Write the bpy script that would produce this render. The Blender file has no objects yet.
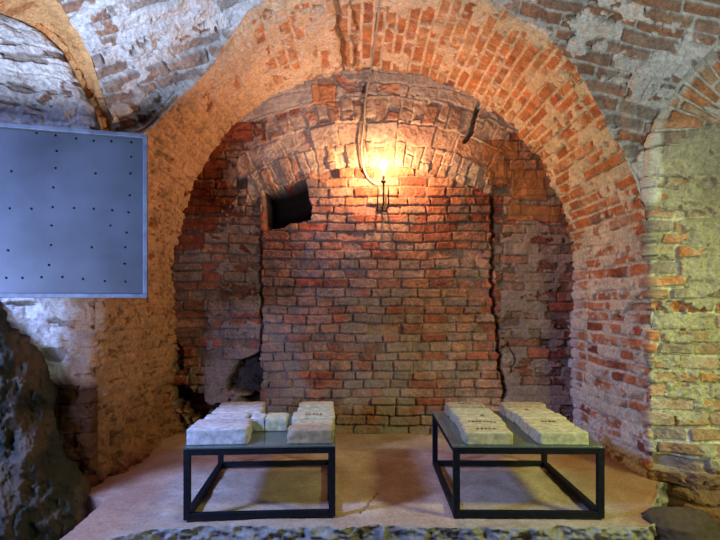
import bpy, bmesh, math, random
import numpy as np
from mathutils import Vector, Matrix
C = bpy.context.scene.collection
random.seed(5)

# ------------------------------------------------------------ camera and pixel <-> place
F = 540.0; HX = 360.0; HY = 303.0; CZ = 1.13
def ray(px, py): return np.array([(px-HX)/F, 1.0, (HY-py)/F])
def P(px, py, d):
    px, py, d = np.broadcast_arrays(np.asarray(px, float), np.asarray(py, float), np.asarray(d, float))
    return np.stack([(px-HX)/F*d, d, CZ+(HY-py)/F*d], -1)
cam = bpy.data.cameras.new('camera'); cam.sensor_width = 36; cam.lens = 27.0
cam.shift_y = (HY-270)/720.0
co = bpy.data.objects.new('camera', cam); C.objects.link(co)
co.location = (0, 0, CZ); co.rotation_euler = (math.pi/2, 0, 0)
bpy.context.scene.camera = co

# ------------------------------------------------------------ noise
def H(i, j, s):
    h = (i.astype(np.int64)*374761393 + j.astype(np.int64)*668265263 + int(s)*1274126177) & 0xffffffff
    h = ((h ^ (h >> 13))*1274126177) & 0xffffffff
    h = ((h ^ (h >> 16))*2246822519) & 0xffffffff
    h = h ^ (h >> 15)
    return (h & 0xffffff)/float(0xffffff)
def vn(x, y, s=0):
    i = np.floor(x); j = np.floor(y); fx = x-i; fy = y-j
    fx = fx*fx*(3-2*fx); fy = fy*fy*(3-2*fy)
    a = H(i, j, s); b = H(i+1, j, s); c = H(i, j+1, s); d = H(i+1, j+1, s)
    return (a*(1-fx)+b*fx)*(1-fy)+(c*(1-fx)+d*fx)*fy
def fbm(x, y, s=0, o=4):
    t = 0; a = 1; n = 0
    for k in range(o):
        t = t+a*vn(x*2**k+k*17.3, y*2**k-k*9.1, s+k*7); n += a; a *= .55
    return t/n
def sst(a, b, x):
    t = np.clip((x-a)/(b-a), 0, 1); return t*t*(3-2*t)
def mix(a, b, t):
    return a*(1-t[..., None])+b*t[..., None]
def col(*c): return np.array(c, float)

def bricks(u, v, w, h, seed, jit=.35, warp=.012, hj=.18, mort=.008):
    """brick pattern on surface coordinates in metres: hash per brick, edge distance, row"""
    u2 = u+warp*(fbm(u*5, v*5, seed+1, 3)-.5)*2+.006*(vn(u*45, v*45, seed+2)-.5)
    v2 = v+warp*1.3*(fbm(u*2.2+9, v*4, seed+3, 3)-.5)*2+.006*(vn(u*40, v*50, seed+4)-.5)
    y = v2/h; r = np.floor(y)
    z0 = np.zeros_like(r)
    b0 = r+hj*(H(r, z0, seed+11)-.5); b1 = r+1+hj*(H(r+1, z0, seed+11)-.5)
    up = y > b1; dn = y < b0
    r = r+up-dn
    b0 = r+hj*(H(r, z0, seed+11)-.5); b1 = r+1+hj*(H(r+1, z0, seed+11)-.5)
    dy = np.minimum(y-b0, b1-y)*h
    ww = w*(.8+.45*H(r, z0+3, seed+12))
    x = u2/ww+r*.5+H(r, z0+1, seed+13)*.4
    c = np.floor(x)
    a0 = c+jit*(H(c, r, seed+14)-.5); a1 = c+1+jit*(H(c+1, r, seed+14)-.5)
    c = c+(x > a1)*1.-(x < a0)*1.
    a0 = c+jit*(H(c, r, seed+14)-.5); a1 = c+1+jit*(H(c+1, r, seed+14)-.5)
    dx = np.minimum(x-a0, a1-x)*ww
    rr = .016
    qx = np.maximum(rr-dx, 0); qy = np.maximum(rr-dy, 0)
    d = np.where((dx < rr) & (dy < rr), rr-np.sqrt(qx*qx+qy*qy), np.minimum(dx, dy))-mort*.5
    fx = (x-a0)/(a1-a0)-.5; fy = (y-b0)/(b1-b0)-.5
    return c, r, d, fx, fy

def palette(t, cols, stops):
    cols = np.array(cols); out = np.zeros(t.shape+(3,))
    for k in range(3): out[..., k] = np.interp(t, stops, cols[:, k])
    return out

def masonry(u, v, w, h, seed, bc, stops, mortc, relief=.012, off=.010, plaster=None, plc=None, plh=.012,
            missing=.04, mort=.008, jit=.35, warp=.012, dirty=.5, plrough=.006):
    c, r, d, fx, fy = bricks(u, v, w, h, seed, jit=jit, warp=warp, mort=mort)
    t = H(c, r, seed+21); t2 = H(c, r, seed+22); t3 = H(c, r, seed+23); t4 = H(c, r, seed+24)
    m = sst(.0, .006, d)
    miss = (t4 < missing)
    hh = m*relief+m*(t2-.5)*2*off+m*((t3-.5)*fx+(t2-.5)*fy)*.016
    hh = np.where(miss, hh-m*.035, hh)
    n1 = fbm(u*14, v*14, seed+31, 4); n2 = fbm(u*60, v*60, seed+32, 3)
    hh = hh+(n1-.5)*.020+(n2-.5)*.012
    b = palette(t, bc, stops)
    b = b*(.55+.9*n1)[..., None]*(.60+.8*n2)[..., None]
    # crusts of lime over brick faces
    crust = sst(.50, .66, fbm(u*9+5, v*9, seed+41, 4)*.6+t3*.35)*dirty
    mo = np.broadcast_to(mortc, b.shape)*(.60+.8*n2)[..., None]*(.75+.5*n1)[..., None]
    b = mix(b, mo, crust)
    cc = mix(mo, b, m)
    if plaster is not None:
        f = fbm(u*7, v*9, seed+51, 5)*.62+vn(u*30, v*30, seed+54)*.1+t*.28
        p = sst(-.02, .03, plaster-(f-.1)*1.25)
        pl = np.broadcast_to(plc, b.shape)*(.72+.5*fbm(u*5, v*5, seed+52, 4))[..., None]*(.66+.68*n2)[..., None]
        cc = mix(cc, pl, p)
        ph = relief*.9+plh+(fbm(u*16, v*16, seed+53, 5)-.5)*plrough*4.5+(d > 0)*.002+m*.003
        hh = hh*(1-p)+ph*p
    return hh, cc

# ------------------------------------------------------------ mesh builders
def mat_surface(name, rough=.92, bump=.35, scale=90, attr='tint'):
    m = bpy.data.materials.new(name); m.use_nodes = True; nt = m.node_tree; N = nt.nodes; L = nt.links
    b = N['Principled BSDF']; b.inputs['Roughness'].default_value = rough
    b.inputs['Specular IOR Level'].default_value = .08
    a = N.new('ShaderNodeAttribute'); a.attribute_name = attr
    tc = N.new('ShaderNodeTexCoord')
    n = N.new('ShaderNodeTexNoise'); n.inputs['Scale'].default_value = scale; n.inputs['Detail'].default_value = 6
    L.new(tc.outputs['Object'], n.inputs['Vector'])
    r = N.new('ShaderNodeMapRange'); r.inputs[1].default_value = .25; r.inputs[2].default_value = .75
    r.inputs[3].default_value = .74; r.inputs[4].default_value = 1.22
    L.new(n.outputs['Fac'], r.inputs[0])
    mx = N.new('ShaderNodeMix'); mx.data_type = 'RGBA'; mx.blend_type = 'MULTIPLY'; mx.inputs[0].default_value = 1
    L.new(a.outputs['Color'], mx.inputs[6]); L.new(r.outputs[0], mx.inputs[7])
    L.new(mx.outputs[2], b.inputs['Base Color'])
    bp = N.new('ShaderNodeBump'); bp.inputs['Strength'].default_value = bump; bp.inputs['Distance'].default_value = .006
    L.new(n.outputs['Fac'], bp.inputs['Height']); L.new(bp.outputs['Normal'], b.inputs['Normal'])
    return m
M_brick = mat_surface('brickwork'); M_ground = mat_surface('worn_ground', bump=.25, scale=60)

def tag(o, label=None, cat=None, group=None, kind=None):
    if label: o['label'] = label
    if cat: o['category'] = cat
    if group: o['group'] = group
    if kind: o['kind'] = kind
    return o

def grid_obj(name, pts, colr, mat, kind='structure', keep=None):
    nv, nu = pts.shape[:2]
    me = bpy.data.meshes.new(name)
    me.vertices.add(nv*nu); me.vertices.foreach_set('co', pts.reshape(-1).astype(np.float32))
    ii = (np.arange(nv-1)[:, None]*nu+np.arange(nu-1)[None, :])
    q = np.stack([ii, ii+1, ii+nu+1, ii+nu], -1).reshape(-1, 4)
    if keep is not None: q = q[keep[:-1, :-1].reshape(-1)]
    nf = len(q)
    me.loops.add(nf*4); me.loops.foreach_set('vertex_index', q.reshape(-1).astype(np.int32))
    me.polygons.add(nf); me.polygons.foreach_set('loop_start', (np.arange(nf)*4).astype(np.int32))
    try: me.polygons.foreach_set('loop_total', np.full(nf, 4, np.int32))
    except Exception: pass
    me.update(calc_edges=True)
    me.polygons.foreach_set('use_smooth', np.ones(nf, bool))
    at = me.color_attributes.new('tint', 'FLOAT_COLOR', 'POINT')
    rgba = np.ones((nv*nu, 4), np.float32); rgba[:, :3] = np.clip(colr.reshape(-1, 3), 0.005, .9)
    at.data.foreach_set('color', rgba.reshape(-1))
    me.materials.append(mat); me.validate(); me.update()
    o = bpy.data.objects.new(name, me); C.objects.link(o)
    if kind: o['kind'] = kind
    return o
def normals(pts, toward):
    du = np.gradient(pts, axis=1); dv = np.gradient(pts, axis=0)
    n = np.cross(du, dv); n /= np.linalg.norm(n, axis=-1, keepdims=True)+1e-9
    t = np.asarray(toward)-pts
    s = np.sign((n*t).sum(-1, keepdims=True)); s[s == 0] = 1
    return n*s
EYE = np.array([0.1, 0.0, 1.2])

# colours that belong to the materials
ORANGE = (.56, .24, .11); RED = (.40, .105, .06); DARK = (.22, .075, .05); TAN = (.55, .34, .22); PINK = (.47, .25, .20); GREY = (.36, .31, .28)
STOPS = [0, .2, .42, .62, .82, 1]
WB = [DARK, RED, (.43, .17, .10), (.42, .23, .16), (.36, .18, .14), (.34, .12, .08)]

# ------------------------------------------------------------ profile of the recess
XC = .113; ZS = 1.42; R = 1.74; YB = 4.7
# back wall -----------------------------------------------------------------
def inpoly(x, y, pts):
    ins = np.zeros(x.shape, bool); n = len(pts)
    for i in range(n):
        x0, y0 = pts[i]; x1, y1 = pts[(i+1) % n]
        c = ((y0 > y) != (y1 > y)) & (x < (x1-x0)*(y-y0)/(y1-y0+1e-9)+x0)
        ins ^= c
    return ins
def seg_dist(x, y, pts):
    d = np.full(x.shape, 1e9)
    for (x0, y0), (x1, y1) in zip(pts[:-1], pts[1:]):
        dx, dy = x1-x0, y1-y0
        t = np.clip(((x-x0)*dx+(y-y0)*dy)/(dx*dx+dy*dy), 0, 1)
        d = np.minimum(d, np.hypot(x-x0-t*dx, y-y0-t*dy))
    return d
def back_wall():
    st = .0058
    xs = np.arange(-1.86, 2.1, st); zs = np.arange(-.12, 3.3, st)
    X, Z = np.meshgrid(xs, zs)
    S = F/YB                                                   # wall units: 115 to the metre, origin as drawn in the survey
    x = HX+X*S; y = HY-(Z-CZ)*S
    xw = x+3*(fbm(X*6, Z*6, 301, 3)-.5)*2; yw = y+3*(fbm(X*6, Z*6, 302, 3)-.5)*2
    mortc = col(.25, .165, .13)
    # infill panel of level courses
    hp, cp = masonry(X, Z, .195, .079, 11, WB, STOPS, mortc, relief=.026, off=.018, missing=.03, dirty=.85, warp=.017, mort=.006)
    # paler patches low on the panel
    # side masonry, rougher and partly rendered
    sidepl = .20+.24*(x < 262)*(x > 205)+.22*sst(300, 400, y)*(x < 300)+.34*(x > 500)*sst(190, 250, y)
    hs, cs = masonry(X, Z, .22, .082, 47, [DARK, RED, DARK, (.40, .17, .1), (.28, .2, .16), RED], STOPS, mortc*.85, relief=.018, off=.018,
                     plaster=sidepl, plc=col(.31, .215, .18), missing=.06, dirty=.8)
    # rings of voussoirs over the panel
    rx = xw-375; ry = 405-yw; r = np.hypot(rx, ry); th = np.arctan2(rx, ry)
    arc = th*250/S
    h1, c1 = masonry((r-238)/S+.02, arc, .30, .083, 71, [(.40, .18, .12), (.46, .31, .23), (.46, .24, .15), (.42, .30, .24), (.42, .24, .19), (.36, .28, .24)], STOPS, col(.50, .38, .29), relief=.024, off=.016, jit=.1, missing=.05, dirty=.8, warp=.016)
    h2, c2 = masonry(arc, (r-262)/S+.0, .29, .195, 83, [(.40, .18, .12), (.46, .31, .23), (.46, .24, .15), (.42, .30, .24), (.42, .24, .19), (.36, .28, .24)], STOPS, col(.48, .36, .28), relief=.022, off=.018, missing=.05, dirty=.8, warp=.02)
    h3, c3 = masonry((r-284)/S+.01, arc, .24, .09, 97, [DARK, (.36, .24, .18), (.34, .15, .1), (.4, .28, .21), (.42, .22, .14), GREY], STOPS, col(.44, .33, .26), relief=.022, off=.02, jit=.2, missing=.08, dirty=.8, warp=.02)
    toppl = np.where(x < 318, 1.1, .48)+.0*x
    h4, c4 = masonry(arc, r/S, .25, .10, 103, [DARK, RED, TAN, ORANGE, GREY, RED], STOPS, col(.36, .28, .23), relief=.018, off=.022, plaster=toppl, plc=col(.42, .33, .27), missing=.08, dirty=.6)
    ringw = np.abs(x-377)
    hh, cc = hs.copy(), cs.copy()
    def put(m, h, c, dh=0):
        nonlocal hh, cc
        hh = np.where(m, h+dh, hh); cc = np.where(m[..., None], c, cc)
    top = (r > 306) & (y < 175)
    put(top, h4, c4)
    put((r > 284) & (r <= 306) & (xw > 268) & (xw < 510), h3, c3, .006)
    put((r > 262) & (r <= 284) & (xw > 240) & (xw < 505), h2, c2, .010)
    put((r > 238) & (r <= 262) & (xw > 248) & (xw < 492), h1, c1, .014)
    xl = 262+.0*y; xr = np.interp(y, [195, 260, 400, 440], [490, 494, 503, 503])
    pan = (r <= 238) & (xw > xl) & (x+1.2*(vn(X*30, Z*30, 9)-.5) < xr) & (y > 150)
    put(pan, hp, cp, .022)
    # large dark red bricks stepping up the left haunch
    for (a, b, c_, d_) in [(197, 118, 228, 132), (190, 145, 222, 160), (205, 124, 255, 142), (188, 162, 220, 180), (182, 183, 214, 198), (182, 200, 220, 214), (178, 217, 216, 232), (176, 235, 206, 250),
                           (312, 86, 336, 107), (482, 140, 518, 160), (498, 164, 524, 180), (512, 170, 546, 200), (488, 160, 508, 186), (508, 204, 560, 222)]:
        e = np.minimum(np.minimum(xw-a, c_-xw), np.minimum(yw-b, d_-yw))
        m = e > 0
        base = col(*(RED if d_-b != 21 and a < 300 else ORANGE))*(.8+.35*((a*7) % 10)/10)
        if a < 300: base = col(.27, .075, .04)*(.85+.3*((a*3) % 7)/7)
        bb = base*(1 if a < 400 else .62)*(.45+.65*fbm(X*14, Z*14, 5, 4)+.5*fbm(X*50, Z*50, 15, 3))[..., None]
        e2 = sst(0, 1.3, e)
        cc = np.where(m[..., None], mix(cc*.6, bb, e2), cc); hh = np.where(m, hh*.6+.012*e2, hh)
    # joints that have opened: left and right of the panel, and the slanting one at the upper right
    wob = 1.2*(vn(Z*25, Z*3, 44)-.5)*2
    left = seg_dist(x+wob, y, [(262, 232), (262, 350), (256, 362)])
    right = seg_dist(x+wob*1.5, y, [(489, 196), (491, 215), (492, 300), (497, 330), (499, 365), (503, 385), (501, 412)])
    slant = seg_dist(x+wob, y, [(484, 92), (476, 112), (472, 132), (465, 142)])
    chan = seg_dist(x+wob, y, [(365, 84), (363, 120), (361, 150), (363, 172)])
    branch = seg_dist(x+wob, y+wob, [(498, 352), (508, 344), (515, 360), (511, 372)])
    for dd, wd, dep in ((left, 1.5, .05), (right, 2.1, .07), (slant, 2.2, .07), (chan, 1.8, .03), (branch, .9, .03)):
        k = 1-sst(wd*.5, wd*1.25, dd)
        hh = hh-dep*k; cc = cc*(1-.55*k)[..., None]
    # hole left of the arch ring
    hole = inpoly(xw*.35+x*.65, yw*.35+y*.65, [(264, 191), (290, 186), (306, 180), (309, 200), (313, 206), (311, 221), (292, 225), (285, 229), (266, 231)])
    hh = np.where(hole, -.45+.02*vn(X*20, Z*20, 2), hh)
    cc = np.where(hole[..., None], col(.035, .022, .018), cc)  # near black inside: shade of the recess put into the colour
    # decayed pockets at the foot of the left side
    pock = fbm(X*7, Z*9, 66, 4)
    pk = inpoly(xw, yw, [(240, 360), (262, 352), (262, 402), (228, 402), (226, 380)])*1.0
    pk2 = inpoly(xw, yw, [(168, 396), (180, 380), (196, 392), (262, 394), (262, 433), (168, 433)])*1.0
    pk3 = inpoly(xw, yw, [(170, 335), (184, 350), (184, 430), (165, 430)])*1.0
    hh = hh-.16*pk*sst(.26, .42, pock)-.15*pk2*sst(.36, .50, pock)-.08*pk3*sst(.42, .56, pock)
    pk_shade = np.clip(pk*sst(.26, .42, pock)+pk2*sst(.36, .5, pock)+.6*pk3*sst(.42, .56, pock), 0, 1); cc = cc*(1-.7*pk_shade)[..., None]  # shade in the pockets painted by darkening their colour
    # the whole wall is soft and uneven
    hh = hh+(fbm(X*1.6, Z*1.6, 77, 3)-.5)*.05
    # paler patches low on the panel, paler foot, damp blotches
    pale_low = sst(.45, .7, fbm(X*3, Z*3, 91, 4))*sst(255, 380, y)*.45*pan
    cc = mix(cc, np.broadcast_to(col(.42, .36, .34), cc.shape), pale_low)
    foot = sst(415, 434, y+4*(fbm(X*5, Z*5, 92)-.5))*.6*(x > 290)
    cc = mix(cc, np.broadcast_to(col(.40, .35, .31), cc.shape), foot)
    damp = sst(.45, .75, fbm(X*1.3+2, Z*1.1, 93, 3))*.30
    cc = cc*(1-damp)[..., None]
    pts = np.stack([X, YB-hh, Z], -1)
    return grid_obj('wall_back', pts, cc, M_brick)
back_wall()

# barrel soffit and jambs -----------------------------------------------------
LJ = ZS+.15; ARC = math.pi*R; LT = LJ*2+ARC          # profile length, from the left foot over the crown to the right foot
def prof(s):
    s = np.asarray(s, float)
    a = np.clip((s-LJ)/R, 0, math.pi)
    x = XC-R*np.cos(a); z = ZS+R*np.sin(a)
    z = np.where(s < LJ, s-.15, np.where(s > LJ+ARC, ZS-(s-LJ-ARC), z))
    return x, z, a
def hit(px, py):
    r = ray(px, py)
    A = r[0]**2+r[2]**2; B = 2*(r[0]*(-XC)+r[2]*(CZ-ZS)); c = XC**2+(CZ-ZS)**2-R*R
    d = (-B+math.sqrt(B*B-4*A*c))/(2*A); x = r[0]*d; z = CZ+r[2]*d
    if z < ZS:
        xw = XC-R if px < HX else XC+R
        d = xw/r[0]; z = CZ+r[2]*d
        s = z+.15 if px < HX else LJ+ARC+(ZS-z)
    else:
        s = LJ+R*math.acos(max(-1, min(1, (XC-x)/R)))
    return s, d
edge_px = [(98, 520), (99, 440), (97, 330), (97, 250), (103, 180), (115, 148), (133, 135), (150, 124), (167, 106), (190, 86), (207, 68), (226, 38), (245, 12), (270, -10), (320, -24), (375, -30), (430, -26), (478, -12),
           (512, 10), (550, 37), (575, 62), (592, 87), (613, 130), (632, 165), (644, 196), (650, 240), (650, 300), (648, 400), (652, 500)]
E = sorted(hit(*p) for p in edge_px)
Es = np.array([e[0] for e in E]); Ed = np.array([e[1] for e in E])
def dedge(s):
    return np.interp(s, Es, Ed, left=Ed[0], right=Ed[-1])
def soffit():
    st = .0062
    ss = np.arange(0, LT, st); ts = np.linspace(0, 1, 250)
    S_, T = np.meshgrid(ss, ts)
    x, z, a = prof(S_)
    de = dedge(S_)
    de = de+.07*(fbm(S_*9, S_*0, 8, 5)-.5)*sst(.1, .25, S_/LT)*sst(.95, .8, S_/LT)
    y = de+(YB+.06-de)*T
    side = S_/LT                                           # 0 left foot .. 1 right foot
    # courses follow the barrel: long along the depth
    pl = np.interp(side, [0, .12, .25, .36, .42, .50, .60, .68, .72, .78, .86, 1], [.70, .70, .76, .66, .50, .42, .30, .36, .48, .42, .46, .66])
    near = sst(.35, .0, T)
    pl = pl+.22*near*np.interp(side, [0, .3, .4, .7, 1], [.1, .2, 1, .5, .1])-.10*near*(side > .7)
    warm = mix(np.broadcast_to(col(.38, .215, .125), x.shape+(3,)), np.broadcast_to(col(.54, .33, .20), x.shape+(3,)), sst(.12, .30, side)); white = col(.62, .585, .46)  # render darkened towards the left jamb, offsetting the side light in colour
    k = sst(.60, .80, side)
    kl = sst(.34, .42, side)*.75*near
    kc = sst(.34, .45, side)
    wc = mix(warm, np.broadcast_to(col(.66, .48, .34), x.shape+(3,)), kc)
    plc = mix(wc, np.broadcast_to(white, x.shape+(3,)), np.clip(k+kl, 0, 1))
    h, c = masonry(y, S_, .27, .084, 211, [RED, (.48, .20, .095), (.44, .18, .085), (.46, .24, .13), (.50, .20, .09), DARK], STOPS, plc*1.0, relief=.015, off=.010,
                   plaster=pl, plc=plc, plh=.004, missing=.05, dirty=.35, mort=.018, plrough=.008)
    # hacking marks in the render of the left jamb
    n = fbm(y*16, S_*26, 221, 3); mk = sst(.62, .70, n)*sst(.45, .2, side)
    h = h-.010*mk; c = c*(1-.45*mk)[..., None]
    # jamb corner: soft, worn roll where it meets the front
    lowj = (side < .30)*1.0
    h = h+(fbm(y*2.5, S_*2.5, 231, 3)-.5)*(.05+.05*lowj)
    # decayed foot of the left jamb
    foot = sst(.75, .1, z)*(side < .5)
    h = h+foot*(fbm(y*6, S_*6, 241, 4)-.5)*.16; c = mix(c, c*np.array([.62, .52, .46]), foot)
    # grey roll of lime on the joint with the back wall
    jn = sst(.93, .985, T)
    grey = np.broadcast_to(col(.42, .37, .33), c.shape)*(.8+.4*fbm(S_*8, T*4, 251))[..., None]
    c = mix(c, grey, jn*.8*sst(.2, .4, side)); h = h+jn*.02
    wl = sst(.75, .9, T)*sst(.80, .84, side)               # white lime run down the right joint
    c = mix(c, np.broadcast_to(col(.62, .6, .58), c.shape)*(.85+.3*fbm(S_*9, T*9, 252))[..., None], wl*.75)
    # cracks near the crown
    ck = seg_dist(side*100+.5*(vn(y*12, y, 6)-.5), T*10, [(46.6, -.2), (46.9, 4), (47.2, 9.6)])
    kk = 1-sst(.12, .3, ck); h = h-.03*kk; c = c*(1-.55*kk)[..., None]
    ck = seg_dist(side*100+.7*(vn(y*12, y, 16)-.5), T*10, [(48.0, -.2), (48.2, 5), (48.0, 9)])
    kk = 1-sst(.06, .2, ck); h = h-.02*kk; c = c*(1-.5*kk)[..., None]
    pts = np.stack([x, y, z], -1)
    # inward normal of the profile
    nx = np.where(S_ < LJ, 1, np.where(S_ > LJ+ARC, -1, np.cos(a))); nz = np.where((S_ < LJ) | (S_ > LJ+ARC), 0, -np.sin(a))
    # round the front arris
    arr = np.clip(1-T/.05, 0, 1)**2*.035*np.where((side > .32) & (side < .8), .0, 1)
    fe = sst(0, .012, T); h = h*fe+.022*(1-fe)
    h = h-arr
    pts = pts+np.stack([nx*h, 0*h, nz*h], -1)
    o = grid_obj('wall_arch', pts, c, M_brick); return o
soffit()

# ------------------------------------------------------------ curves helper
def crv(pts, t):
    pts = np.array(pts, float); n = len(pts)
    k = np.concatenate([[0], np.cumsum(np.linalg.norm(np.diff(pts[:, :2], axis=0), axis=1))]); k /= k[-1]
    return np.stack([np.interp(t, k, pts[:, i]) for i in range(pts.shape[1])], -1)
GL = [(112, 134, 3.50), (110, 118, 3.42), (101, 90, 3.32), (92, 60, 3.2), (78, 30, 3.08), (58, 0, 2.95), (30, -50, 2.8)]
GR = [(647, 200, 3.46), (645, 170, 3.44), (649, 130, 3.38), (662, 100, 3.3), (688, 68, 3.2), (722, 36, 3.05), (800, -30, 2.8)]
# vault in front of the recess ------------------------------------------------
def vault():
    s0, _ = hit(112, 136); s1, _ = hit(645, 200)
    nq, nt = 900, 300
    q, t = np.meshgrid(np.linspace(0, 1, nq), np.linspace(0, 1, nt))
    S_ = s0+(s1-s0)*q
    x0, z0, a = prof(S_); y0 = dedge(S_)+.07*(fbm(S_*9, S_*0, 8, 5)-.5)*sst(.1, .25, S_/LT)*sst(.95, .8, S_/LT)
    px0 = HX+x0/y0*F; py0 = HY-(z0-CZ)/y0*F
    ex = 370+(px0-370)*1.32; ey = 257+(py0-257)*1.50-20; ed = 2.45
    tt = t**.9
    base = P(px0*(1-tt)+ex*tt, py0*(1-tt)+ey*tt, y0*(1-tt)+ed*tt)
    gl = crv(GL, t); gr = crv(GR, t)
    glp = P(gl[..., 0], gl[..., 1], gl[..., 2]); grp = P(gr[..., 0], gr[..., 1], gr[..., 2])
    b0 = base[:, :1]; b1 = base[:, -1:]
    wl = ((1-q)**6)[..., None]; wr = (q**6)[..., None]
    base = base+(glp-b0)*wl+(grp-b1)*wr
    base[0] = np.stack([x0, y0, z0], -1)[0]
    X, Y, Z = base[..., 0], base[..., 1], base[..., 2]
    sg = np.where(q > .5, 1, -1); ax = np.abs(X)
    V = .80*Z-.62*(.60*ax*1.0+.80*Y)*1.0
    px = HX+X/Y*F; py = HY-(Z-CZ)/Y*F
    K = 3.1/F; al = .36*np.where(q > .5, .8, 1)
    dxx = np.abs(px-370); dyy = py
    dyy = dyy+.0006*(dxx-150)*(dxx-150)*.3
    V = (dyy-al*dxx)*K/np.sqrt(1+al*al); U = (dxx+al*dyy)*K*sg
    pl = np.interp(q, [0, .12, .3, .5, .72, .85, 1], [.48, .50, .54, .6, .52, .42, .40])
    lower = sst(0, .08, t)
    h, c = masonry(U, V, .34, .080, 411, [(.30, .26, .23), (.32, .23, .17), (.36, .20, .13), (.27, .18, .14), (.36, .28, .24), (.3, .27, .25)], STOPS, col(.52, .52, .52), relief=.020, off=.014,
                   plaster=pl, plc=col(.66, .67, .69), plh=.004, missing=.03, mort=.016, warp=.02, dirty=.3, plrough=.012)
    n = normals(base, EYE)
    h = h+(fbm(U*3, V*3, 421, 3)-.5)*.05
    fade = sst(0, .02, t); h = h*fade+.022*(1-fade)
    rn = np.stack([np.where(S_ < LJ, 1, np.where(S_ > LJ+ARC, -1, np.cos(a))), 0*a, np.where((S_ < LJ) | (S_ > LJ+ARC), 0, -np.sin(a))], -1)
    n = rn*(1-fade)[..., None]+n*fade[..., None]
    return grid_obj('ceiling', base+n*h[..., None], c, M_brick)
vault()

# left wall: rendered face, valley strip ---------------------------------------
LB = [(100, 580), (98, 470), (98, 330), (99, 200), (101, 132), (96, 112), (84, 92), (74, 72), (62, 50), (45, 34), (20, 20), (-20, 6), (-60, -20)]
def dl(px, py): return 3.36-(100-px)/170*.42
def wall_left():
    nu, nv = 300, 900
    t, u = np.meshgrid(np.linspace(0, 1, nv), np.linspace(0, 1, nu), indexing='ij')
    b = crv(LB, t); px = b[..., 0]*(1-u)+(-130)*u; py = b[..., 1]*(1-u)+(b[..., 1]+(b[..., 1] < 140)*-8)*u
    d = dl(px, py)-.0
    base = P(px, py, d); X, Y, Z = base[..., 0], base[..., 1], base[..., 2]
    U = X; V = Z
    up = sst(140, 110, py)
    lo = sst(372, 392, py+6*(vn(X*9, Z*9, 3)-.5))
    pl = np.where(py < 200, .80, .95)-lo*.5
    h, c = masonry(U, V+.05*X, .30, .085, 511, [RED, (.38, .24, .17), TAN, GREY, (.38, .2, .12), DARK], STOPS, col(.5, .46, .42), relief=.022, off=.014,
                   plaster=pl, plc=col(.68, .69, .72), plh=.004, missing=.06, mort=.012, dirty=.5, plrough=.012)
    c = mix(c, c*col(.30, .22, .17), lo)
    # step marks: narrow broken ledges in the limewashed face
    br = fbm(U*5, V*16, 521, 4); mk = sst(.60, .66, br)*(1-lo)
    h = h-.02*mk; c = mix(c, np.broadcast_to(col(.22, .17, .14), c.shape), mk*.8)
    # ragged arris: the limewash breaks off before the corner below, bare brick beyond
    rag = sst(.20, .10, u+.10*(fbm(Z*10, X*10, 532, 4)-.5)*2)*sst(140, 200, py)
    c = mix(c, np.broadcast_to(col(.42, .23, .13), c.shape)*(.5+.8*fbm(U*14, V*14, 533))[..., None], rag*.9)
    c = mix(c, c*col(.30, .23, .2), lo)  # low part: brown stone, with shadow also darkened into the colour
    grn = sst(30, 10, py)*1.0; c = mix(c, np.broadcast_to(col(.16, .12, .05), c.shape), grn*.85)
    h = h+(fbm(U*3, V*3, 541, 3)-.5)*.06+lo*(fbm(U*7, V*7, 551, 4)-.5)*.12
    n = normals(base, EYE)
    arr = np.clip(1-u/.05, 0, 1)**2; h = h-arr*.04
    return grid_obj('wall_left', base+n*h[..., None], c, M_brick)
wall_left()
def valley():
    nu, nt = 110, 420
    t, u = np.meshgrid(np.linspace(0, 1, nt), np.linspace(0, 1, nu), indexing='ij')
    a = crv([(103, 170, 3.34), (101, 128, 3.34), (96, 112, 3.34), (84, 92, 3.32), (74, 72, 3.30), (62, 50, 3.27), (45, 34, 3.24), (20, 20, 3.16), (-20, 6, 3.05), (-60, -20, 2.95)], t)
    m = crv([(108, 165, 3.6), (106, 135, 3.6), (102, 112, 3.58), (92, 86, 3.52), (82, 60, 3.45), (66, 30, 3.36), (46, 8, 3.24), (16, -14, 3.1), (0, -30, 3.0), (-20, -60, 2.9)], t)
    b = crv([(114, 160, 3.55)]+GL[:1]+GL[1:], t)
    A = P(*[a[..., i] for i in range(3)]); Mm = P(*[m[..., i] for i in range(3)]); B = P(*[b[..., i] for i in range(3)])
    w0 = (1-u)**2; w1 = 2*u*(1-u); w2 = u**2
    base = A*w0[..., None]+Mm*w1[..., None]+B*w2[..., None]
    U = t*2.2; V = u*.38
    h, c = masonry(V*1.0, U, .26, .085, 611, [(.62, .27, .09), (.5, .18, .07), (.6, .26, .1), (.62, .36, .16), (.62, .27, .09), (.45, .2, .08)], STOPS, col(.60, .36, .18), relief=.016, off=.014, plaster=.42+.3*u, plc=col(.66, .38, .17), missing=.05, dirty=.1)  # strong orange stands in for warm lamp glow on this strip
    n = normals(base, EYE); h = h+(fbm(U*5, V*5, 621, 4)-.5)*.05
    f = sst(0, .08, u)*sst(1, .92, u); h = h*f
    return grid_obj('wall_groin', base+n*h[..., None], c, M_brick)
valley()

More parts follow.
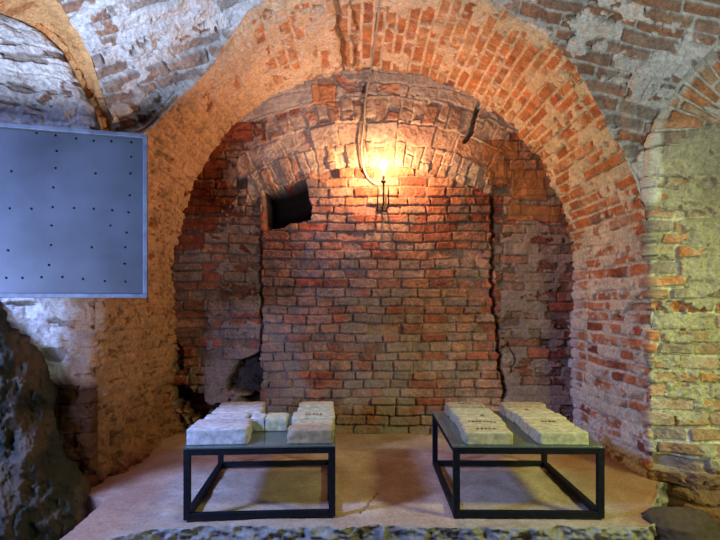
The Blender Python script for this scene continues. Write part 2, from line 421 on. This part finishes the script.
# right wall -------------------------------------------------------------------
def wall_right():
    nu, nv = 330, 760
    b_, u = np.meshgrid(np.linspace(0, 1, nv), np.linspace(0, 1, nu), indexing='ij')
    tp = crv(GR[1:], u); xb = tp[..., 0]; yt = tp[..., 1]
    xbot = 638+(830-638)*u
    py = yt*(1-b_)+560*b_
    k = sst(0, .3, b_); px = xb*(1-k)+xbot*k
    d = 3.46-(px-650)/150*.10
    dt = tp[..., 2]+.0
    d = dt*(1-k)+d*k
    low = sst(380, 520, py); d = d-low*.20*sst(650, 700, px)
    d = d+.30*np.clip((651-px)/13, 0, 1)*sst(.0, .08, b_)
    base = P(px, py, d); X, Y, Z = base[..., 0], base[..., 1], base[..., 2]
    pl = np.interp(py, [40, 130, 200, 300, 420, 500], [.40, .52, .48, .46, .34, .45])+.18*sst(672, 690, px)*sst(330, 300, py)*sst(120, 150, py)
    h, c = masonry(X, Z, .27, .088, 711, [(.42, .22, .12), (.5, .27, .12), (.36, .24, .16), ORANGE, GREY, (.3, .2, .14)], STOPS, col(.56, .55, .46), relief=.024, off=.018,
                   plaster=pl, plc=col(.43, .40, .31), plh=.006, missing=.04, mort=.014, warp=.02, dirty=.35, plrough=.014)
    # voussoirs of the side arch springing from the pier
    da = seg_dist(px, py, [(648, 190), (649, 130), (662, 100), (688, 68), (722, 36), (800, -30)])
    ang = np.arctan2(150-py, 780-px); rr = np.hypot(150-py, 780-px)
    h2, c2 = masonry((rr-60)/165, ang*.85, .30, .105, 731, [ORANGE, (.52, .27, .13), (.5, .33, .2), ORANGE, (.5, .25, .12), RED], STOPS, col(.6, .58, .52), relief=.022, off=.012, plaster=.30, plc=col(.62, .6, .55), missing=.03, mort=.022, dirty=.3)
    va = sst(122, 114, py+8*(vn(X*8, Z*8, 4)-.5))*1.0
    h = h*(1-va)+h2*va; c = mix(c, c2, va)
    rim = sst(15, 7, da+6*(vn(X*14, Z*14, 7)-.5))
    c = mix(c, np.broadcast_to(col(.70, .70, .66), c.shape)*(.8+.4*fbm(X*16, Z*16, 741))[..., None], rim*sst(240, 200, py)); h = h+rim*.012
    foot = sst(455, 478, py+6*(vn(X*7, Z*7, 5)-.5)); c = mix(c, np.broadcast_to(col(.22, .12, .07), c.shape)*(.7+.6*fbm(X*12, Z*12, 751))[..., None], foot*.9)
    h = h+(fbm(X*3, Z*3, 761, 3)-.5)*.07+foot*(fbm(X*5, Z*5, 762, 4)-.5)*.08
    n = normals(base, EYE)
    f = sst(0, .04, b_)*1.0
    h = h*f
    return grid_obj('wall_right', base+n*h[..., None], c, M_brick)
wall_right()

# rough rock footing at the left -------------------------------------------------
def footing():
    nu, nv = 260, 330
    px, py = np.meshgrid(np.linspace(-150, 135, nu), np.linspace(285, 620, nv))
    ox = np.interp(py, [285, 300, 330, 360, 400, 440, 470, 500, 530, 620], [-30, 6, 26, 40, 52, 60, 78, 96, 104, 110])
    n = fbm(px/34, py/46, 811, 5); n2 = fbm(px/11, py/14, 812, 4)
    off = (ox-px)/60+(n-.5)*.5
    o2 = np.where(off > 0, 1-np.exp(-off*1.2), off*1.5)
    cr = np.abs(fbm(px/22+py/60, py/70, 815, 3)-.5)
    d = dl(px, py)-o2*(.50-.42*sst(10, -60, px))-.14*(n-.5)-.06*(n2-.5)
    d = d-.20*sst(470, 600, py)
    base = P(px, py, d)
    a = fbm(px/30+5, py/40, 821, 4)
    c = mix(np.broadcast_to(col(.045, .048, .042), px.shape+(3,)), np.broadcast_to(col(.10, .075, .055), px.shape+(3,)), sst(.4, .6, a))
    c = c*(.55+.8*n2)[..., None]
    keep = off > -.28
    return grid_obj('wall_footing', base, c, M_brick, keep=keep)
footing()

# ledge and ground -----------------------------------------------------------------
def ledge():
    xs = np.arange(-2.0, 2.12, .0075)
    nb = 290; nf = 90
    X = np.broadcast_to(xs, (nb+nf, len(xs))).copy()
    ye = np.interp(xs, [-2, -1.5, -1.28, -1.14, -1.02, 1.44, 1.54, 1.62, 1.9, 2.2], [2.3, 2.45, 2.55, 2.62, 2.745, 2.745, 2.80, 3.0, 3.42, 3.5])
    ye = ye+.03*(fbm(xs*5, xs*0, 901, 5)-.5)
    tb = np.linspace(0, 1, nb)[:, None]; tf = np.linspace(0, 1, nf)[:, None]
    Yt = 4.80+(ye-4.80)*tb; Yf = ye-.02-.05*tf+0*ye
    Y = np.concatenate([Yt, Yf]); Z = np.concatenate([0*Yt, -tf*.5+0*ye])
    n = fbm(X*4, Y*4, 911, 4); n2 = fbm(X*25, (Y+Z)*25, 912, 4); n3 = fbm(X*7, Z*9, 913, 4)
    top = np.concatenate([np.ones_like(Yt), np.zeros_like(Yf)])
    Z = Z+top*((n-.5)*.022+(n2-.5)*.004)
    le = -1.45+.05*(fbm(Y*4, X*0+3, 931, 4)-.5)-.5*sst(3.1, 3.3, Y)
    Z = np.maximum(Z-np.clip(le-X, 0, 1)*8, -.5)
    edge = np.concatenate([sst(.955, 1, tb)+0*Yt, 1+0*Yf])
    Z = Z-edge*top*.012*n2
    Y = Y-(1-top)*((n3-.5)*.09+(n2-.5)*.05)+(edge*top)*(n2-.5)*.01
    # cracks in the screed
    x0 = HX+X/Y*F; y0 = HY+CZ/Y*F
    w = .8*(vn(X*30, Y*30, 3)-.5)*2
    ck = seg_dist(x0+w*2, y0+w, [(360, 514), (366, 506), (372, 500), (376, 493)])
    kk = (1-sst(.5, 1.1, ck))*top
    Z = Z-.012*kk
    base = mix(np.broadcast_to(col(.42, .31, .245), X.shape+(3,)), np.broadcast_to(col(.52, .41, .335), X.shape+(3,)), sst(.38, .62, n))
    base = base*(.85+.3*n2)[..., None]
    rust_and_shade = np.clip(sst(.52, .7, fbm(X*2.2+4, Y*2.2, 921, 4))*.35+.75*sst(1.25, 1.55, X+.25*(n-.5))+.45*sst(-1.0, -1.35, X+.25*(n-.5)), 0, 1)  # rusty blotches, browner right end; left end colour stands in for lamp-only light
    base = mix(base, np.broadcast_to(col(.32, .165, .10), base.shape), rust_and_shade*top)
    stone = mix(np.broadcast_to(col(.22, .205, .19), base.shape), np.broadcast_to(col(.35, .335, .32), base.shape), sst(.36, .6, n3*.5+n2*.5))
    base = mix(stone, base, top); base = base*(1-.6*kk)[..., None]
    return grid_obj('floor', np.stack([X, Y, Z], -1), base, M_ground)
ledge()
def ground():
    xs = np.linspace(-3.2, 3.2, 300); ys = np.linspace(-.5, 3.6, 240)
    X, Y = np.meshgrid(xs, ys); n = fbm(X*3, Y*3, 951, 5)
    Z = -.42+.08*(n-.5)+.26*sst(1.5, 2.2, X+.3*(n-.5))*sst(2.3, 3.2, Y)
    c = np.broadcast_to(col(.17, .12, .08), X.shape+(3,))*(.6+.8*n)[..., None]
    return grid_obj('floor_lower', np.stack([X, Y, Z], -1), c, M_ground)
ground()
def stub():
    bm = bmesh.new()
    bmesh.ops.create_icosphere(bm, subdivisions=5, radius=1)
    for v in bm.verts:
        p = v.co.copy(); k = .8+.5*float(fbm(np.array(p.x*1.8+3), np.array(p.y*1.8+p.z*2), 33, 4))
        v.co = Vector((p.x*.20*k, p.y*.15*k, p.z*.13*k+(.06*max(0, -p.x)**2)))
    for f in bm.faces: f.smooth = True
    me = bpy.data.meshes.new('rock'); bm.to_mesh(me)
    o = bpy.data.objects.new('rock', me); C.objects.link(o); o.location = (1.69, 2.83, -.10)
    tag(o, 'dark rough rock lying against the right end of the raised ledge', 'rock')
    me.materials.append(simple('dark_rock', (.07, .05, .04), .9, bump=.5)); return o

# ------------------------------------------------------------ small materials
def simple(name, c, rough=.6, metal=0, bump=0, var=.25, scale=30, spec=.4):
    m = bpy.data.materials.new(name); m.use_nodes = True; nt = m.node_tree; N = nt.nodes; L = nt.links
    b = N['Principled BSDF']; b.inputs['Roughness'].default_value = rough; b.inputs['Metallic'].default_value = metal
    b.inputs['Specular IOR Level'].default_value = spec
    tc = N.new('ShaderNodeTexCoord'); n = N.new('ShaderNodeTexNoise'); n.inputs['Scale'].default_value = scale; n.inputs['Detail'].default_value = 7
    oi = N.new('ShaderNodeObjectInfo'); ad = N.new('ShaderNodeVectorMath'); ad.operation = 'ADD'
    L.new(tc.outputs['Object'], ad.inputs[0]); L.new(oi.outputs['Random'], ad.inputs[1]); L.new(ad.outputs[0], n.inputs['Vector'])
    cr = N.new('ShaderNodeValToRGB'); cr.color_ramp.elements[0].position = .3; cr.color_ramp.elements[1].position = .7
    cr.color_ramp.elements[0].color = tuple(x*(1-var) for x in c)+(1,); cr.color_ramp.elements[1].color = tuple(min(1, x*(1+var)) for x in c)+(1,)
    L.new(n.outputs['Fac'], cr.inputs[0]); L.new(cr.outputs[0], b.inputs['Base Color'])
    if bump:
        bp = N.new('ShaderNodeBump'); bp.inputs['Strength'].default_value = bump; bp.inputs['Distance'].default_value = .004
        L.new(n.outputs['Fac'], bp.inputs['Height']); L.new(bp.outputs['Normal'], b.inputs['Normal'])
    return m
M_iron = simple('painted_iron', (.008, .010, .015), .6, .0, .05, .3, 40, .15)
M_steel = simple('dull_blue_steel', (.050, .062, .085), .38, .25, .03, .3, 4)
M_lip = simple('worn_steel_edge', (.085, .105, .145), .42, .2, .05, .3, 22)
M_black = simple('hole_black', (.008, .008, .01), .8)
M_cable = simple('cable_sheath', (.36, .33, .30), .6)
M_brass = simple('dark_bracket', (.05, .035, .028), .45, .6)
M_candle = simple('lamp_sleeve', (.30, .22, .15), .5)
M_mark = simple('stamp_shadow', (.10, .09, .06), .9)
stub()
def glass_mat():
    m = bpy.data.materials.new('tabletop_glass'); m.use_nodes = True; nt = m.node_tree; N = nt.nodes; L = nt.links
    N.remove(N['Principled BSDF']); out = N['Material Output']
    t = N.new('ShaderNodeBsdfTransparent'); t.inputs[0].default_value = (.80, .90, .87, 1)
    g = N.new('ShaderNodeBsdfGlossy'); g.inputs['Roughness'].default_value = .12; g.inputs['Color'].default_value = (.9, 1, .97, 1)
    fr = N.new('ShaderNodeFresnel'); fr.inputs[0].default_value = 1.5
    mx = N.new('ShaderNodeMixShader'); L.new(fr.outputs[0], mx.inputs[0]); L.new(t.outputs[0], mx.inputs[1]); L.new(g.outputs[0], mx.inputs[2])
    d = N.new('ShaderNodeBsdfDiffuse'); d.inputs[0].default_value = (.22, .26, .25, 1)
    m2 = N.new('ShaderNodeMixShader'); m2.inputs[0].default_value = .35
    tc = N.new('ShaderNodeTexCoord'); n = N.new('ShaderNodeTexNoise'); n.inputs['Scale'].default_value = 6
    r = N.new('ShaderNodeMapRange'); r.inputs[3].default_value = .25; r.inputs[4].default_value = .5
    L.new(tc.outputs['Object'], n.inputs['Vector']); L.new(n.outputs['Fac'], r.inputs[0]); L.new(r.outputs[0], m2.inputs[0])
    L.new(mx.outputs[0], m2.inputs[1]); L.new(d.outputs[0], m2.inputs[2]); L.new(m2.outputs[0], out.inputs[0])
    return m
M_glass = glass_mat()

# ------------------------------------------------------------ object helpers
def link(name, bm, mat, parent=None, smooth=False):
    me = bpy.data.meshes.new(name)
    bmesh.ops.recalc_face_normals(bm, faces=bm.faces)
    bm.to_mesh(me); bm.free(); me.materials.append(mat)
    if smooth: me.polygons.foreach_set('use_smooth', np.ones(len(me.polygons), bool))
    o = bpy.data.objects.new(name, me); C.objects.link(o)
    if parent: o.parent = parent
    return o
def box(bm, c, s, bev=0):
    r = bmesh.ops.create_cube(bm, size=1, matrix=Matrix.Translation(c) @ Matrix.Diagonal((s[0], s[1], s[2], 1)))
    if bev:
        vs = set(r['verts']); es = [e for e in bm.edges if e.verts[0] in vs and e.verts[1] in vs]
        bmesh.ops.bevel(bm, geom=es, offset=bev, segments=2, affect='EDGES', profile=.6)
def tube(bm, pts, rad, seg=10, cap=True):
    rings = []; pts = [Vector(p) for p in pts]; prev = None
    for i, p in enumerate(pts):
        d = (pts[min(i+1, len(pts)-1)]-pts[max(i-1, 0)]).normalized()
        up = Vector((0, 1, 0)) if abs(d.y) < .9 else Vector((1, 0, 0))
        a = d.cross(up).normalized(); b = d.cross(a).normalized()
        r = rad[i] if isinstance(rad, (list, tuple)) else rad
        rings.append([bm.verts.new(p+(a*math.cos(k*2*math.pi/seg)+b*math.sin(k*2*math.pi/seg))*r) for k in range(seg)])
    for A, B in zip(rings[:-1], rings[1:]):
        for k in range(seg): bm.faces.new((A[k], A[(k+1) % seg], B[(k+1) % seg], B[k]))
    if cap: bm.faces.new(rings[0][::-1]); bm.faces.new(rings[-1])
def empty(name, loc, rz=0):
    o = bpy.data.objects.new(name, None); C.objects.link(o); o.location = loc; o.rotation_euler = (0, 0, rz); o.empty_display_size = .1
    return o

# ------------------------------------------------------------ display tables
TW, TD, TH, TB = .785, .93, .368, .034
def make_table():
    t = empty('display_table', (0, 0, 0))
    for sx in (-1, 1):
        for sy in (-1, 1):
            bm = bmesh.new(); box(bm, (sx*(TW-TB)/2, sy*(TD-TB)/2, TH/2), (TB, TB, TH), .003); link('leg', bm, M_iron, t)
    for z, nm in ((TH-TB/2, 'top_rail'), (TB/2+.001, 'bottom_rail')):
        for s in (-1, 1):
            bm = bmesh.new(); box(bm, (0, s*(TD-TB)/2, z), (TW-2*TB, TB*.94, TB*.94), .002); link(nm, bm, M_iron, t)
            bm = bmesh.new(); box(bm, (s*(TW-TB)/2, 0, z), (TB*.94, TD-2*TB, TB*.94), .002); link(nm, bm, M_iron, t)
    bm = bmesh.new(); box(bm, (0, 0, TH+.004), (TW+.004, TD+.004, .008), .001); g = link('glass_top', bm, M_glass, t)
    g['label'] = 'greenish glass top'
    return t
def copy_tree(o, parent=None):
    c = o.copy(); C.objects.link(c)
    if parent: c.parent = parent
    for ch in o.children: copy_tree(ch, c)
    return c
t1 = make_table()
t2 = copy_tree(t1)
t1.location = (-.550, 3.275, .006); t1.rotation_euler.z = math.radians(3.6)
t2.location = (.888, 3.28, .006); t2.rotation_euler.z = math.radians(-.8)
tag(t1, 'low black iron table with glass top, left one, holding bricks laid in an H', 'table', 'low iron display tables')
tag(t2, 'low black iron table with glass top, right one, holding two columns of bricks', 'table', 'low iron display tables')

def brick_mat(name, c, c2):
    m = simple(name, tuple(.82*q for q in c), .92, 0, .9, .34, 30)
    N = m.node_tree.nodes; cr = [n for n in N if n.type == 'VALTORGB'][0]
    e = cr.color_ramp.elements.new(.82); e.color = (*c2, 1)
    return m
MB = [brick_mat('limewashed_brick', (.56, .56, .55), (.40, .35, .32)), brick_mat('yellowish_brick', (.55, .53, .36), (.34, .27, .17)),
      brick_mat('pale_ochre_brick', (.56, .50, .32), (.36, .28, .16)), brick_mat('reddish_brick', (.44, .34, .22), (.34, .22, .14)), brick_mat('pinkish_grey_brick', (.50, .46, .46), (.38, .33, .3))]
def brick_mesh(w, d, h, seed):
    rnd = random.Random(seed)
    bm = bmesh.new()
    bmesh.ops.create_cube(bm, size=1)
    bmesh.ops.subdivide_edges(bm, edges=bm.edges[:], cuts=13, use_grid_fill=True)
    cn = [(rnd.uniform(.0, .022) if rnd.random() < .5 else .004) for _ in range(8)]
    for v in bm.verts:
        p = Vector((v.co.x*w, v.co.y*d, v.co.z*h))
        # rounded arrises
        hx, hy, hz = w/2, d/2, h/2; r = .005
        q = Vector((max(-hx+r, min(hx-r, p.x)), max(-hy+r, min(hy-r, p.y)), max(-hz+r, min(hz-r, p.z))))
        e = p-q
        if e.length > 1e-6: p = q+e.normalized()*r
        n = float(fbm(np.array(p.x*22+seed), np.array((p.y+p.z*1.7)*22), seed, 3))-.5
        dirv = Vector((abs(v.co.x) > .49, abs(v.co.y) > .49, (v.co.z > .49))).normalized() if (abs(v.co.x) > .49 or abs(v.co.y) > .49 or v.co.z > .49) else Vector((0, 0, 0))
        sg = Vector((math.copysign(1, v.co.x), math.copysign(1, v.co.y), 1))
        p += Vector((dirv.x*sg.x, dirv.y*sg.y, dirv.z))*n*.006
        # chipped corners
        for k in range(8):
            cx = Vector((hx if k & 1 else -hx, hy if k & 2 else -hy, hz if k & 4 else -hz))
            L = (p-cx).length
            if L < cn[k]*2 and k & 4: p += (-cx).normalized()*(cn[k]*2-L)*.5
        v.co = p+Vector((0, 0, h/2))
    for f in bm.faces: f.smooth = True
    return bm
TZ = .006+TH+.008
bid = [0]
def place_brick(px_l, px_r, d0, dep, h, mi, label, group, table, ry=0, marks=None, notch=None):
    """front edge between two bearings at distance d0"""
    x0 = (px_l-HX)/F*d0; x1 = (px_r-HX)/F*d0; w = x1-x0
    bid[0] += 1
    bm = brick_mesh(w, dep, h, 40+bid[0])
    zmin = min(v.co.z for v in bm.verts)
    o = link('brick', bm, MB[mi])
    for p in o.data.polygons: p.use_smooth = True
    o.location = ((x0+x1)/2, d0+dep/2, TZ-zmin+.0003); o.rotation_euler.z = math.radians(ry)
    tag(o, label, 'brick', group)
    if marks:
        r = random.Random(bid[0]); n, mw = marks
        bm = bmesh.new()
        for k in range(n):
            cx = (k-(n-1)/2)*mw
            # a worn stamped letter: an upright and one or two short bars
            box(bm, (cx-.0045, 0, h+.0015), (.0026, .022, .005))
            for q in range(r.choice((1, 2, 2, 3))):
                box(bm, (cx+.0, r.choice((-.0095, 0, .0095)), h+.0015), (.0095, .0026, .005))
            if r.random() < .5: box(bm, (cx+.0045, 0, h+.0015), (.0024, .021, .005))
        link('stamp_or_dent', bm, M_mark, o)['label'] = 'worn dark stamped letters'
    if notch:
        bm = bmesh.new(); tube(bm, [(notch, 0, h-.002), (notch, 0, h+.0035)], .012, 12); link('stamp_or_dent', bm, M_mark, o)  # dark disc laid on top stands in for the shade of a dent
    return o
GA = 'old bricks on the left table'; GB = 'old bricks on the right table'
H_ = .072
# left table, left column (front to back)
place_brick(186, 246.5, 2.84, .135, .083, 0, 'pale limewashed brick at front left corner of the left table', GA, t1, 3.6)
place_brick(193.5, 248.5, 2.995, .125, .080, 4, 'pinkish grey brick, second from the front in left column of left table', GA, t1, 3)
place_brick(203, 245.5, 3.14, .15, .080, 0, 'white brick, middle of the five in left column of left table', GA, t1, 4.6)
place_brick(211, 260, 3.31, .17, .078, 0, 'bluish white brick, second from the back in left column of left table', GA, t1, 2)
place_brick(218, 262, 3.50, .15, .082, 4, 'lilac grey brick at the back of left column on left table', GA, t1, 4)
# cross piece
place_brick(249.5, 263.6, 3.14, .15, .080, 0, 'short pale brick end-on in the middle bar, beside the left column', GA, t1, 3)
place_brick(264.6, 286.5, 3.14, .15, .080, 1, 'wider pale brick end-on in the middle bar, beside the right column', GA, t1, 3)
# right column
place_brick(286.5, 332.5, 2.86, .135, .076, 3, 'brown faced brick with white top at front right corner of left table', GA, t1, 2)
place_brick(293, 333, 3.01, .14, .072, 2, 'yellowish chipped brick, second from front in right column of left table', GA, t1, 4)
place_brick(291, 334, 3.165, .17, .078, 1, 'yellow green stamped brick, middle of right column of left table', GA, t1, 2.5, marks=(5, .022))
place_brick(296, 333.5, 3.345, .15, .076, 1, 'greenish grey brick, second from back in right column of left table', GA, t1, 3.5)
place_brick(298, 333, 3.51, .15, .082, 2, 'pale yellow brick at the back of right column on left table', GA, t1, 3)
# right table, left column
place_brick(466, 513.5, 2.84, .165, .066, 2, 'stamped ochre brick at the front of left column on right table', GB, t2, -.8, marks=(5, .022))
place_brick(463, 508, 3.015, .165, .066, 2, 'ochre brick with long stamp, second from front in left column of right table', GB, t2, -2, marks=(8, .021))
place_brick(459, 502, 3.19, .165, .066, 1, 'ochre brick with small dent, middle of left column of right table', GB, t2, 0, notch=.03)
place_brick(453, 494, 3.37, .14, .066, 1, 'greenish brick, second from the back in left column of right table', GB, t2, -1)
place_brick(447.5, 485.5, 3.55, .13, .075, 3, 'orange brown stamped brick at back of left column on right table', GB, t2, 1, marks=(4, .022))
# right column
place_brick(539.5, 589, 2.84, .17, .066, 1, 'ochre brick with dark grey face at front of right column on right table', GB, t2, -1)
place_brick(529.5, 577, 3.02, .17, .066, 2, 'ochre brick, second from the front in right column of right table', GB, t2, 0, marks=(4, .022))
place_brick(522, 567, 3.20, .16, .068, 1, 'ochre brick, middle of the five in right column of right table', GB, t2, -1)
place_brick(513, 555, 3.37, .17, .066, 2, 'ochre brick with dark dent, second from back in right column of right table', GB, t2, 1, notch=-.02)
place_brick(504, 548, 3.555, .13, .074, 3, 'orange tinged brick at the back of right column on right table', GB, t2, 0)

# ------------------------------------------------------------ perforated steel panel
def board():
    # right edge bears on 147, the sheet runs out of the left of the view and a little nearer
    pr = np.array([(147.5-HX)/F*2.9, 2.9]); pl0 = np.array([(0-HX)/F*2.71, 2.71]); dv = (pl0-pr); Lw = np.linalg.norm(dv); dv /= Lw
    W = 1.10; z0 = 1.157; z1 = 2.035; Hh = z1-z0
    ang = math.atan2(-dv[1], -dv[0])
    cxy = pr+dv*W/2
    root = empty('steel_panel', (cxy[0], cxy[1], z0), ang)        # local x to the right, local y away from the viewer
    root['label'] = 'blue grey perforated steel panel mounted on left wall'; root['category'] = 'panel'
    # pixel -> local coordinates on the sheet
    o2 = np.array([cxy[0], cxy[1]]); ex = -dv
    def loc(px, py):
        k = (px-HX)/F                                             # point o2+ex*a with x = k*y
        a = (k*o2[1]-o2[0])/(ex[0]-k*ex[1]); y = o2[1]+ex[1]*a
        return a, CZ+(HY-py)/F*y-z0
    holes = [(31, 76), (93, 84), (142, 90), (195, 98), (240, 104), (286, 105), (337, 108), (145, 130), (337, 145), (28, 182), (142, 174), (245, 188), (335, 188), (136, 224), (333, 244),
             (24, 278), (80, 279), (135, 275), (190, 277), (240, 279), (288, 283), (330, 288), (132, 322), (284, 322), (325, 340), (20, 386), (130, 372), (235, 378), (322, 378), (125, 424), (320, 420),
             (15, 457), (57, 457), (106, 455), (160, 455), (213, 460), (269, 465), (322, 467)]
    hl = [loc(x/2.57, 100+y/2.57) for x, y in holes]
    for i in range(3):
        hl += [(-.52+.0*i, .12+i*.30), (-.44, .2+i*.28)]
    m = .022
    bm = bmesh.new(); edges = []
    def loop(pts):
        vs = [bm.verts.new(p) for p in pts]
        for i in range(len(vs)): edges.append(bm.edges.new((vs[i], vs[(i+1) % len(vs)])))
    loop([(-W/2+m, 0, m), (W/2-m, 0, m), (W/2-m, 0, Hh-m), (-W/2+m, 0, Hh-m)])
    used = []
    for (a, z) in hl:
        if abs(a) > W/2-m-.012 or z < m+.012 or z > Hh-m-.012: continue
        if any((a-b)**2+(z-y)**2 < .0006 for b, y in used): continue
        used.append((a, z)); r = .0062
        loop([(a+r*math.cos(k*math.pi/6), 0, z+r*math.sin(k*math.pi/6)) for k in range(12)])
    bmesh.ops.triangle_fill(bm, edges=edges, use_beauty=True, use_dissolve=False)
    r = bmesh.ops.extrude_face_region(bm, geom=bm.faces[:])
    for v in r['geom']:
        if isinstance(v, bmesh.types.BMVert): v.co.y += .004
    sh = link('perforated_sheet', bm, M_steel, root); sh.location = (0, .006, 0)
    bm = bmesh.new(); box(bm, (0, .030, Hh/2), (W-.03, .003, Hh-.03)); link('hole_backing', bm, M_black, root)  # black sheet added behind the holes to make them read dark
    # folded rim standing a little proud of the sheet
    for nm, c, s in (('rim', (0, .012, Hh-m/2), (W, .040, m)), ('rim', (0, .012, m/2), (W, .040, m)), ('rim', (W/2-m/2, .012, Hh/2), (m, .040, Hh-2*m)), ('rim', (-W/2+m/2, .012, Hh/2), (m, .040, Hh-2*m))):
        bm = bmesh.new(); box(bm, c, s, .003); link(nm, bm, M_lip, root)
    # wall brackets behind
    for x in (-.3, .3):
        bm = bmesh.new(); box(bm, (x, .23, Hh*.5), (.04, .40, .04), .003); link('bracket', bm, M_iron, root)
board()

# ------------------------------------------------------------ wall lamp and its cable
def lamp():
    bx = (383.5-HX)/F*4.38; by = 4.38
    def z(py): return CZ+(HY-py)/F*by
    r = empty('wall_lamp', (bx, by, z(203)))
    r['label'] = 'candle shaped electric wall lamp glowing in the middle of brick wall'; r['category'] = 'lamp'
    zz = lambda py: z(py)-z(203)
    bm = bmesh.new(); box(bm, (-.003, .275, zz(196)), (.10, .014, .15), .004); link('wall_plate', bm, M_brass, r)
    bm = bmesh.new(); tube(bm, [(0, .28, zz(201)), (0, .12, zz(204)), (0, .05, zz(204)), (0, .01, zz(200)), (0, 0, zz(192)), (0, 0, zz(183))], .007, 10); link('arm', bm, M_brass, r, True)
    for s in (-1, 1):
        bm = bmesh.new(); tube(bm, [(s*.040, .28, zz(203)), (s*.046, .13, zz(204)), (s*.046, .08, zz(202)), (s*.044, .06, zz(194)), (s*.042, .06, zz(184))], .006, 8); link('bracket', bm, M_brass, r, True)
    bm = bmesh.new(); tube(bm, [(0, 0, zz(183.5)), (0, 0, zz(182)), (0, 0, zz(180.5))], [.010, .022, .020], 16); link('drip_cup', bm, M_brass, r, True)
    bm = bmesh.new(); tube(bm, [(0, 0, zz(182)), (0, 0, zz(171.5))], .010, 14); link('candle_sleeve', bm, M_candle, r, True)
    bm = bmesh.new(); zs = [171.5, 170.5, 168.5, 166.5, 164, 162, 160.3, 159.4]; rs = [.007, .011, .016, .018, .0155, .010, .004, .0008]
    tube(bm, [(0, 0, zz(a)) for a in zs], rs, 20)
    m = bpy.data.materials.new('glowing_bulb'); m.use_nodes = True; b = m.node_tree.nodes['Principled BSDF']
    b.inputs['Base Color'].default_value = (1, .8, .5, 1); b.inputs['Emission Color'].default_value = (1, .57, .26, 1); b.inputs['Emission Strength'].default_value = LAMP
    link('bulb', bm, m, r, True)
LAMP = 1650
lamp()
def cable():
    pts = []
    for px, py in [(380, -12), (379, 5), (377.5, 22), (375, 40), (373, 55), (371, 66)]:
        s, d = hit(px, py); p = P(px, py, d-.035); pts.append(tuple(p))
    for px, py, d in [(369.5, 78, 4.60), (367, 90, 4.62), (365, 103, 4.62), (364.5, 118, 4.63), (363, 133, 4.63), (361.5, 147, 4.63), (362.5, 160, 4.63), (365, 172, 4.63), (370, 180, 4.64), (376, 184, 4.645)]:
        pts.append(tuple(P(px, py, d)))
    # smooth
    q = []
    for i in range(len(pts)-1):
        p0 = Vector(pts[max(i-1, 0)]); p1 = Vector(pts[i]); p2 = Vector(pts[i+1]); p3 = Vector(pts[min(i+2, len(pts)-1)])
        for k in range(5):
            t = k/5; q.append(.5*((2*p1)+(p2-p0)*t+(2*p0-5*p1+4*p2-p3)*t*t+(3*p1-p0-3*p2+p3)*t**3))
    q.append(Vector(pts[-1]))
    bm = bmesh.new(); tube(bm, q, .0085, 10); o = link('cable', bm, M_cable, None, True)
    tag(o, 'pale electric cable running down from the vault to the wall lamp', 'cable')
cable()

# ------------------------------------------------------------ light
def area(name, loc, target, size, power, colr, sy=None):
    l = bpy.data.lights.new(name, 'AREA'); l.energy = power; l.color = colr; l.size = size
    if sy: l.shape = 'RECTANGLE'; l.size_y = sy
    o = bpy.data.objects.new(name, l); C.objects.link(o); o.location = loc
    d = Vector(target)-Vector(loc); o.rotation_euler = d.to_track_quat('-Z', 'Y').to_euler()
    return o
a = area('window_daylight_left', (-2.9, 1.3, 2.6), (-.7, 3.2, .1), .45, 40, (.30, .44, 1.0), .45); a.data.spread = math.radians(75)
a = area('low_fill_left', (-2.6, -1.2, 1.3), (-1.6, 2.9, .85), .4, 6, (.36, .48, 1.0), .5); a.data.spread = math.radians(34)  # low front fill lamp, kept to brighten the wall under the panel
a = area('ceiling_fill_left', (-1.5, .5, .55), (-1.6, 3.0, 2.9), .9, 33, (.64, .74, 1.0), .9); a.data.spread = math.radians(76)  # unseen lamp added to brighten the vault in place of floor bounce
a = area('window_daylight_right', (2.9, 1.3, 2.6), (.9, 3.2, .1), .45, 15, (.95, 1.0, .36), .45); a.data.spread = math.radians(75)
a = area('low_fill_right', (2.6, -.2, 1.3), (1.9, 3.3, .7), .4, 4, (.95, 1.0, .36), .5); a.data.spread = math.radians(50)  # low front fill lamp, kept to brighten the right pier
a = area('ceiling_fill_right', (1.4, .5, .55), (1.6, 3.0, 2.9), .9, 11, (.84, .90, .80), .9); a.data.spread = math.radians(80)  # unseen upward lamp added as fill for the right of the vault
w = bpy.data.worlds.new('vault_ambient'); bpy.context.scene.world = w; w.use_nodes = True
bg = w.node_tree.nodes['Background']; bg.inputs[0].default_value = (.78, .62, .62, 1); bg.inputs[1].default_value = .04
sc = bpy.context.scene
sc.view_settings.view_transform = 'Standard'; sc.view_settings.look = 'None'; sc.view_settings.gamma = 1; sc.view_settings.exposure = 0; sc.view_settings.use_curve_mapping = False
